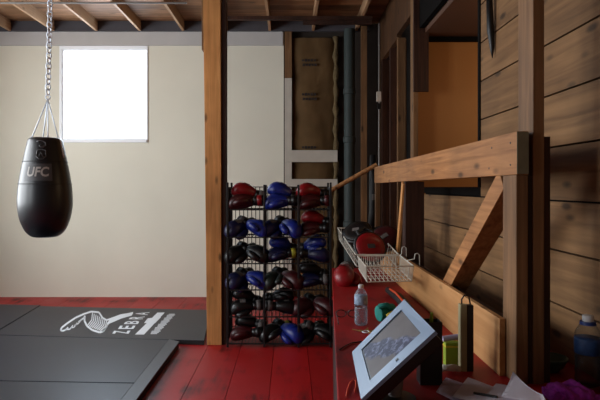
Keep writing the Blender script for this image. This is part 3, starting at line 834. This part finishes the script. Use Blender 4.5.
# pointed rod hanging on the planks
hr = thing('hanging_rod', (1.105, 2.98, 2.1), 'dark pointed rod hanging on the upper plank wall', 'rod')
mb = MB(); mb.tube([px(489.0, -10, 2.95), px(490.5, 30, 2.95), px(492, 48, 2.95), px(492.3, 58, 2.95)], [.016, .019, .012, .002], 10)
mb.build('shaft', M['black_metal'], hr, smooth='all')

# ------------------------------------------------------------------ wire baskets
def wire_basket(name, P, depth_v, label, hooks=()):
    """P: four rim corners near-left, near-right, far-right, far-left"""
    P = [Vector(p) for p in P]; c = sum(P, Vector()) / 4
    t = thing(name, c - Vector((0, 0, depth_v)), label, 'basket', 'wire baskets on the half wall')
    Bt = [p + Vector((0, 0, -depth_v)) + (c - p) * .06 for p in P]
    def edge_pts(a, b, n): return [a.lerp(b, i / n) for i in range(n + 1)]
    m = MB()
    for i in range(4): m.tube([P[i], P[(i + 1) % 4]], .0045, 6)
    m.build('rim', M['white_wire'], t, smooth=True)
    m = MB()
    for i in range(4): m.tube([Bt[i], Bt[(i + 1) % 4]], .0035, 6)
    na, nb = 10, 16
    for i in range(1, na): m.tube([Bt[0].lerp(Bt[1], i / na), Bt[3].lerp(Bt[2], i / na)], .0024, 5)
    for i in range(1, 5): m.tube([Bt[0].lerp(Bt[3], i / 5), Bt[1].lerp(Bt[2], i / 5)], .0024, 5)
    m.build('bottom_grid', M['white_wire'], t, smooth=True)
    m = MB()
    for i in range(4):
        n = 11 if i in (0, 2) else 14
        for k in range(n + 1): m.tube([P[i].lerp(P[(i + 1) % 4], k / n), Bt[i].lerp(Bt[(i + 1) % 4], k / n)], .0024, 5)
    m.build('side_wires', M['white_wire'], t, smooth=True)
    for hp in hooks:
        hp = Vector(hp)
        m = MB(); m.tube([hp, (.770, hp.y, hp.z + .01), (.770, hp.y, .965), (.774, hp.y, .985), (.787, hp.y, .99), (.800, hp.y, .98), (.802, hp.y, .915)], .0032, 6)
        m.build('hook', M['white_wire'], t, smooth='all')
    return t
wire_basket('wire_basket', [(.43, 3.05, .949), (.705, 3.08, .949), (.762, 3.74, .925), (.468, 3.74, .922)], .088, 'empty white wire basket hooked over the plywood half wall', [(.724, 3.34, .945), (.758, 3.72, .93)])
wire_basket('wire_basket', [(.462, 3.79, .925), (.762, 3.79, .925), (.72, 4.62, 1.04), (.408, 4.62, 1.05)], .088, 'white wire basket filled with focus mitts behind the empty one', [])

# focus mitts in the far basket
def focus_mitt(loc, rot, face, body, label, r=.115):
    t = thing('focus_mitt', loc, label, 'focus mitt', 'focus mitts in the basket')
    o0 = Vector(loc)
    def at(mb): return mb.xform(Matrix.Translation(o0) @ Euler([math.radians(a) for a in rot], 'XYZ').to_matrix().to_4x4())
    m = MB(); m.lathe([(.02, -.03), (r * .8, -.028), (r, -.012), (r, .008), (r * .92, .018)], (0, 0, 0), 28); at(m).build('pad_body', M[body], t, smooth='all')
    m = MB(); m.lathe([(r * .90, .016), (r * .84, .026), (r * .5, .034), (.004, .036)], (0, 0, 0), 28); at(m).build('target_face', M[face], t, smooth='all')
    m = MB(); m.tube([(-.05, r * .7, -.03), (-.06, r * 1.15, -.045), (0, r * 1.4, -.05), (.06, r * 1.15, -.045), (.05, r * .7, -.03)], .014, 8); at(m).build('wrist_strap', M['strap_black'], t, smooth='all')
    m = MB(); m.box(-.028, .028, -.016, .016, .036, .040); at(m).build('emblem', M['patch' if face == 'g_red' else 'g_pale'], t)
    return t
focus_mitt((.590, 3.99, .952), (64, 0, 12), 'g_red', 'g_black', 'round red focus mitt facing out at the front of far basket', .126)
focus_mitt((.535, 4.32, 1.035), (38, -10, -20), 'g_black', 'g_black', 'black focus mitt with pale emblem lying behind the red one', .125)
focus_mitt((.735, 4.18, 1.00), (42, -30, 10), 'g_dred', 'g_black', 'dark red and black focus mitt leaning on the half wall', .118)

# gloves and straps on the counter
glove((.40, 3.92, ZT + .072), (0, 8, -100), 'g_red', 'bright red boxing glove lying on the counter under the far wire basket', 1.1, patch=False, group=None)
ss = thing('padded_strap', (.62, 2.85, ZT), 'black padded strap with orange stripe on counter below the half wall', 'strap')
p0, p1, p2 = onz(388, 290, ZT + .03), onz(398, 297, ZT + .03), onz(416, 318, ZT + .03)
m = MB(); m.tube([p0, p1, (p1 + p2) / 2, p2], [.02, .028, .028, .02], 10); m.build('pad', M['strap_black'], ss, smooth='all')
m = MB(); m.tube([q + Vector((-.012, 0, .024)) for q in (p0.lerp(p1, .4), p1, (p1 + p2) / 2, p2)], .007, 8); m.build('stripe', M['orange'], ss, smooth='all')

# ------------------------------------------------------------------ bottles
def bottle(loc, h, r, label, label_mat, cap_mat, name='water_bottle', ribs=True, collar=None, lab=(.45, .70), pet='pet'):
    t = thing(name, loc, label, 'bottle', None); L0 = Vector(loc)
    pr = [(.004, .004), (r * .7, .0), (r * .97, .01), (r, .022)]
    z = .03
    while z < h * .40:
        pr += [(r, z), (r * .94, z + .008), (r, z + .016)]; z += .024
    pr += [(r, h * .44), (r * 1.0, h * .72), (r * .93, h * .77), (r * .66, h * .85), (r * .40, h * .90), (r * .37, h * .955), (r * .36, h * .96)]
    m = MB(); m.lathe(pr, L0, 24); m.build('bottle_body', M[pet], t, smooth='all')
    m = MB(); m.lathe([(r * .9, .008), (r * .93, .02), (r * .93, h * .66)], L0, 20); m.build('water', M['water'], t, smooth='all')
    m = MB(); m.lathe([(r * 1.01, h * lab[0]), (r * 1.025, h * lab[0] + .003), (r * 1.025, h * lab[1] - .003), (r * 1.01, h * lab[1])], L0, 24); m.build('label_band', M[label_mat], t, smooth='all')
    m = MB(); m.lathe([(r * .41, h * .915), (r * .43, h * .92), (r * .43, h * .995), (r * .38, h)], L0, 20); m.build('cap', M[cap_mat], t, smooth=True)
    if collar:
        m = MB(); m.lathe([(r * .5, h * .86), (r * .62, h * .865), (r * .60, h * .912), (r * .42, h * .915)], L0, 20); m.build('collar', M[collar], t, smooth=True)
    return t
b0 = onz(361, 325, ZT); bottle((b0.x, b0.y, ZT), .205, .033, 'small clear water bottle with white cap standing near the tablet', 'label_blue', 'cap_white', lab=(.52, .74))
bottle((1.054, 1.91, ZT), .247, .0435, 'large water bottle with blue label by the plank wall', 'label_deep', 'cap_white', collar='cap_blue', lab=(.46, .68), pet='pet_dark')
bottle((1.075, 1.79, ZT), .225, .038, 'half-hidden clear bottle at the right edge of the counter', 'label_blue', 'cap_white', lab=(.5, .72), pet='pet_dark')

# ------------------------------------------------------------------ tablet on stand
A, Bc, Cc, D = (px(352, 352, 2.05), px(404, 299.5, 2.05), px(435, 331, 1.66), px(361, 399, 1.66))
tab = thing('tablet', (.33, 1.86, ZT), 'tilted tablet in a silver-blue frame on a black stand', 'tablet')
nrm = (Bc - A).cross(D - A).normalized()
if nrm.x > 0: nrm = -nrm
def Q(uu, vv, off): return A.lerp(Bc, uu).lerp(D.lerp(Cc, uu), vv) + nrm * off    # uu: bottom->top, vv: far->near
def slab(mb, u0, u1, v0, v1, o0, o1):
    c = [(u0, v0), (u1, v0), (u1, v1), (u0, v1)]
    return mb.hexa([Q(a, b, o0) for a, b in c] + [Q(a, b, o1) for a, b in c])
f0 = (.15, .88, .14, .84)
m = MB(); slab(m, 0, f0[0], 0, 1, -.012, 0); slab(m, f0[1], 1, 0, 1, -.012, 0); slab(m, f0[0], f0[1], 0, f0[2], -.012, 0); slab(m, f0[0], f0[1], f0[3], 1, -.012, 0)
m.build('frame', M['tab_frame'], tab)
m = MB(); slab(m, f0[0] - .015, f0[1] + .015, f0[2] - .015, f0[3] + .015, -.0115, -.004); m.build('inner_bezel', M['black_plastic'], tab)
m = MB(); vs = [m.bm.verts.new(Q(a, b, -.0035)) for a, b in ((f0[0] + .02, f0[2] + .03), (f0[1] - .01, f0[2] + .03), (f0[1] - .01, f0[3]), (f0[0] + .02, f0[3]))]
fc = m.face(vs); uvl = m.bm.loops.layers.uv.new('UVMap')
for lp, c in zip(fc.loops, ((0, 0), (0, 1), (1, 1), (1, 0))): lp[uvl].uv = c
m.build('screen', M['screen'], tab, fix=False)
m = MB(); slab(m, .02, .98, .02, .98, -.050, -.0122); m.build('back_housing', M['black_plastic'], tab, bevel=.004)
m = MB(); slab(m, .50, .535, .90, .93, 0, .002); m.build('home_button', M['black_plastic'], tab)
m = MB(); m.tube([(.345, 1.78, ZT + .002), (.36, 1.80, .80)], .022, 14); m.build('stand_post', M['grey_post'], tab, smooth=True)
m = MB(); m.lathe([(.07, ZT + .001), (.07, ZT + .008), (.03, ZT + .014)], (.345, 1.78, 0), 24); m.build('stand_base', M['black_plastic'], tab, smooth=True)

# black pen holder with a pen, and oddments beside it
ph = thing('pen_holder', (.496, 1.935, ZT), 'tall black box-shaped pen holder behind the tablet', 'pen holder')
m = MB()
m.box(.460, .538, 1.905, 1.965, ZT, ZT + .006)
for b_ in ((.460, .538, 1.905, 1.910), (.460, .538, 1.960, 1.965), (.460, .465, 1.910, 1.960), (.533, .538, 1.910, 1.960)): m.box(b_[0], b_[1], b_[2], b_[3], ZT + .006, ZT + .222)
m.build('cup', M['black_plastic'], ph, bevel=.0015)
pn = thing('highlighter_pen', (.500, 1.935, ZT + .01), 'yellow pen sticking up out of the black pen holder', 'pen')
m = MB(); m.tube([(.500, 1.935, ZT + .012), (.506, 1.935, ZT + .21)], .007, 10); m.build('barrel', M['yellow'], pn, smooth=True)
m = MB(); m.tube([(.506, 1.935, ZT + .211), (.508, 1.935, ZT + .25)], [.0075, .005], 10); m.build('pen_cap', M['lime'], pn, smooth=True)
cb = thing('card_box', (.62, 2.1, ZT), 'small lime green box standing behind the pen holder', 'box')
m = MB(); m.box(.606, .664, 2.10, 2.14, ZT, ZT + .092); m.build('carton', M['lime'], cb, bevel=.002)
m = MB(); m.box(.6055, .6645, 2.0985, 2.1415, ZT + .075, ZT + .082); m.build('lid_seam', M['yellow'], cb)
m = MB(); m.tube([(.600, 2.12, ZT + .104), (.690, 2.12, ZT + .116)], .011, 12)
tag(m.build('lavender_tube', M['lavender'], smooth=True), 'pale lavender tube lying across the lime green box', 'tube')
m = MB()
r5 = random.Random(5)
path = [Vector((.60 + .035 * math.sin(i * 1.3), 2.03 + .02 * math.cos(i * 2.1), ZT + .014 + .006 * (i % 3))) for i in range(9)]
m.tube(path, .011, 8); tag(m.build('crumpled_tissue', M['white_board'], smooth='all'), 'crumpled off-white tissue before the lime green box', 'tissue')
mbx = thing('upright_bar', (.668, 2.05, ZT), 'upright olive-grey bar with a cord loop standing before the half wall', 'bar')
m = MB(); m.box(.645, .671, 2.045, 2.075, ZT, .954); m.build('bar_body', M['olive'], mbx, bevel=.003)
m = MB(); m.box(.6715, .696, 2.046, 2.074, ZT, .951); m.build('dark_side', M['olive_dark'], mbx, bevel=.002)
m = MB(); m.tube([(.655, 2.06, .953), (.655, 2.06, .972), (.666, 2.06, .988), (.682, 2.06, .983), (.688, 2.06, .951)], .003, 6); m.build('cord_loop', M['black_plastic'], mbx, smooth='all')

# teal hand wrap
tw = thing('hand_wrap', (.46, 2.75, ZT), 'rolled teal hand wrap with yellow tab behind the tablet', 'hand wrap')
q = onz(384, 322, ZT)
m = MB(); m.tube([q + Vector((-.030, 0, .044)), q + Vector((.055, .03, .046))], [.042, .044], 18); m.build('roll', M['teal'], tw, smooth=True, bevel=.006)
m = MB(); m.tube([q + Vector((-.03, -.02, .085)), q + Vector((.01, -.03, .095)), q + Vector((.05, -.03, .07))], .014, 8); m.build('loose_end', M['teal'], tw, smooth='all')
m = MB(); m.tube([q + Vector((.008, -.045, .040)), q + Vector((.04, -.035, .058))], .012, 8); m.build('tab', M['yellow'], tw, smooth='all')
# keys
ky = onz(366, 333, ZT)
kk = thing('key_bunch', (ky.x, ky.y, ZT), 'small brass key bunch lying just before the small water bottle', 'keys')
m = MB(); m.tube([ky + Vector((.018 * math.cos(a), .018 * math.sin(a), .006)) for a in [2 * math.pi * i / 14 for i in range(14)]], .0025, 6, closed=True); m.build('key_ring', M['steel'], kk, smooth='all')
for a in (20, 75, -40, 150):
    a = math.radians(a); dd = Vector((math.cos(a), math.sin(a), 0)); nn = Vector((-dd.y, dd.x, 0)); o = ky + dd * .016 + Vector((0, 0, .008))
    m = MB(); m.bar(o, o + dd * .022, .018, .003, nn); m.bar(o + dd * .022, o + dd * .055, .007, .003, nn); m.build('key', M['brass'], kk)
# spectacles lying on the counter
sg = thing('spectacles', (.30, 2.9, ZT), 'dark-framed spectacles lying on the red counter by the small bottle', 'glasses')
s0 = onz(347, 318, ZT)
for dx in (-.032, .032):
    m = MB(); m.tube([s0 + Vector((dx + .027 * math.cos(a), 0, .024 + .019 * math.sin(a))) for a in [2 * math.pi * i / 16 for i in range(16)]], .0028, 6, closed=True); m.build('rim', M['black_plastic'], sg, smooth='all')
    m = MB(); m.tube([s0 + Vector((dx * 1.85, 0, .028)), s0 + Vector((dx * 1.85, -.11, .022)), s0 + Vector((dx * 1.8, -.145, .004))], .0024, 6); m.build('temple', M['black_plastic'], sg, smooth='all')
m = MB(); m.tube([s0 + Vector((-.008, 0, .030)), s0 + Vector((0, 0, .034)), s0 + Vector((.008, 0, .030))], .0024, 6); m.build('bridge', M['black_plastic'], sg, smooth='all')
# loose cords
def cord(pts, z, r, mat_, label, name='cord'):
    P = [onz(x, y, z) for x, y in pts]; P = [(P[max(i - 1, 0)] + P[i] * 2 + P[min(i + 1, len(P) - 1)]) / 4 for i in range(len(P))]
    m = MB(); m.tube(P, r, 6); tag(m.build(name, M[mat_], smooth='all'), label, 'cord')
cord([(346, 399), (347, 388), (350, 381), (354, 378), (357, 380), (356, 388), (354, 393)], ZT + .004, .0022, 'orange', 'thin orange cord curling on the counter by the tablet corner')
cord([(338, 351), (344, 346), (352, 342), (360, 341), (368, 343)], ZT + .004, .003, 'black_plastic', 'black cord lying across the counter behind the tablet')
cord([(398, 392), (394, 380), (398, 372), (408, 366)], ZT + .004, .0025, 'yellow', 'thin pale yellow cord under the tablet stand')

# ------------------------------------------------------------------ papers, yarn, bowl
def sheet(corners, label, mat_='paper', lift=0, curl=(0, 0), n=8):
    """corners on the counter, in order; curl lifts the third corner"""
    P = [Vector(c) for c in corners]; m = MB(); R = []
    for i in range(n + 1):
        row = []
        for j in range(n + 1):
            a, b = i / n, j / n
            q = P[0].lerp(P[1], a).lerp(P[3].lerp(P[2], a), b)
            q.z += .004 * math.sin(3 * a + 1) * math.sin(2.5 * b) + curl[0] * (a * b) ** 2 + curl[1] * ((1 - a) * b) ** 2
            row.append(m.bm.verts.new(q))
        R.append(row)
    for i in range(n):
        for j in range(n): m.face([R[i][j], R[i + 1][j], R[i + 1][j + 1], R[i][j + 1]])
    bmesh.ops.solidify(m.bm, geom=m.bm.faces[:], thickness=.0012)
    return tag(m.build('paper_sheet', M[mat_], smooth='all'), label, 'paper', 'papers on the counter')
def cz(x, y, dz): return onz(x, y, ZT + dz)
sheet([cz(436, 392, .003), cz(470, 409, .022), cz(496, 395, .026), cz(446, 378, .004)], 'printed pinkish sheet at the left of the loose papers', 'paper_tint')
sheet([cz(452, 397, .020), cz(494, 406, .046), cz(508, 391, .050), cz(468, 380, .022)], 'white sheet in the middle of the loose papers', 'paper', curl=(0, .008))
sheet([cz(482, 401, .042), cz(528, 408, .068), cz(532, 390, .072), cz(496, 384, .044)], 'white sheet lying beneath the curled-up paper', 'paper')
sheet([cz(500, 397, .060), cz(548, 404, .092), cz(543, 394, .098), cz(513, 386, .066)], 'white paper with a curled-up corner by the railing post', 'paper', curl=(.0, .045))
m = MB(); m.tube([cz(474, 393, .040), cz(497, 397, .056)], .004, 8)
tag(m.build('pen', M['black_plastic'], smooth=True), 'slim black pen lying on the loose papers', 'pen')
yn = thing('yarn_scarf', (.88, 1.74, ZT), 'fluffy purple knitted scarf heaped at the corner of counter', 'scarf')
m = MB(); r8 = random.Random(8)
path = []
for i in range(46):
    a = i * .83
    path.append(Vector((.905 + .075 * math.sin(a) * (1 - i / 90), 1.74 + .045 * math.cos(a * 1.27), ZT + .020 + .035 * (i / 45) * (.7 + .3 * math.sin(i * 2.2)))))
m.tube(path, [.018 + .004 * math.sin(i * 3.7) for i in range(46)], 9); m.build('heap', M['purple'], yn, smooth='all')
bw = thing('bowl', (.99, 2.06, ZT), 'dark green bowl behind the purple scarf', 'bowl')
m = MB(); m.lathe([(.03, ZT), (.034, ZT + .006), (.05, ZT + .02), (.062, ZT + .045), (.064, ZT + .05), (.060, ZT + .05), (.046, ZT + .022), (.004, ZT + .012)], (.99, 2.06, 0), 28); m.build('vessel', M['bowl'], bw, smooth='all')
m = MB(); m.tube([(.99 + .0635 * math.cos(a), 2.06 + .0635 * math.sin(a), ZT + .051) for a in [2 * math.pi * i / 28 for i in range(28)]], .003, 6, closed=True); m.build('rim', M['bowl'], bw, smooth='all')

# ------------------------------------------------------------------ camera, light, sky
cam = bpy.data.cameras.new('camera'); co = bpy.data.objects.new('camera', cam); COL.objects.link(co)
co.location = (0, 0, H); co.rotation_euler = (math.radians(90), 0, 0)
cam.sensor_width = 36; cam.lens = F / 600 * 36; cam.shift_x = (300 - VX) / 600; cam.shift_y = -(200 - VY) / 600
cam.clip_start = .02
SC.camera = co
w = bpy.data.worlds.new('sky'); SC.world = w; w.use_nodes = True
bg = w.node_tree.nodes['Background']; bg.inputs['Color'].default_value = (.86, .93, 1, 1); bg.inputs['Strength'].default_value = 2.2
def area(name, loc, rot, sx, sy, e, c):
    l = bpy.data.lights.new(name, 'AREA'); l.shape = 'RECTANGLE'; l.size = sx; l.size_y = sy; l.energy = e; l.color = c
    o = bpy.data.objects.new(name, l); COL.objects.link(o); o.location = loc; o.rotation_euler = [math.radians(a) for a in rot]
    return o
for (a, b), e in zip(SIDE, (88, 170)):
    area('daylight_side_window', (XL - .16, (a + b) / 2, (LZ0 + LZ1) / 2), (0, -90, 0), LZ1 - LZ0, b - a, e, (.93, .97, 1))
area('daylight_back_window', ((WX0 + WX1) / 2, YB + .14, (WZ0 + WZ1) / 2), (-90, 0, 0), WX1 - WX0, WZ1 - WZ0, 60, (.76, .87, 1))
l = bpy.data.lights.new('alcove_lamp', 'POINT'); l.energy = 12; l.color = (1, .72, .42); l.shadow_soft_size = .08
o = bpy.data.objects.new('alcove_lamp', l); COL.objects.link(o); o.location = (2.0, 3.6, 2.2)

vs_ = SC.view_settings
vs_.view_transform = 'Standard'; vs_.look = 'None'; vs_.exposure = 0; vs_.gamma = 1; vs_.use_curve_mapping = False
SC.cycles.use_denoising = True
SC.cycles.max_bounces = 8; SC.cycles.transparent_max_bounces = 16
SC.cycles.sample_clamp_indirect = 4
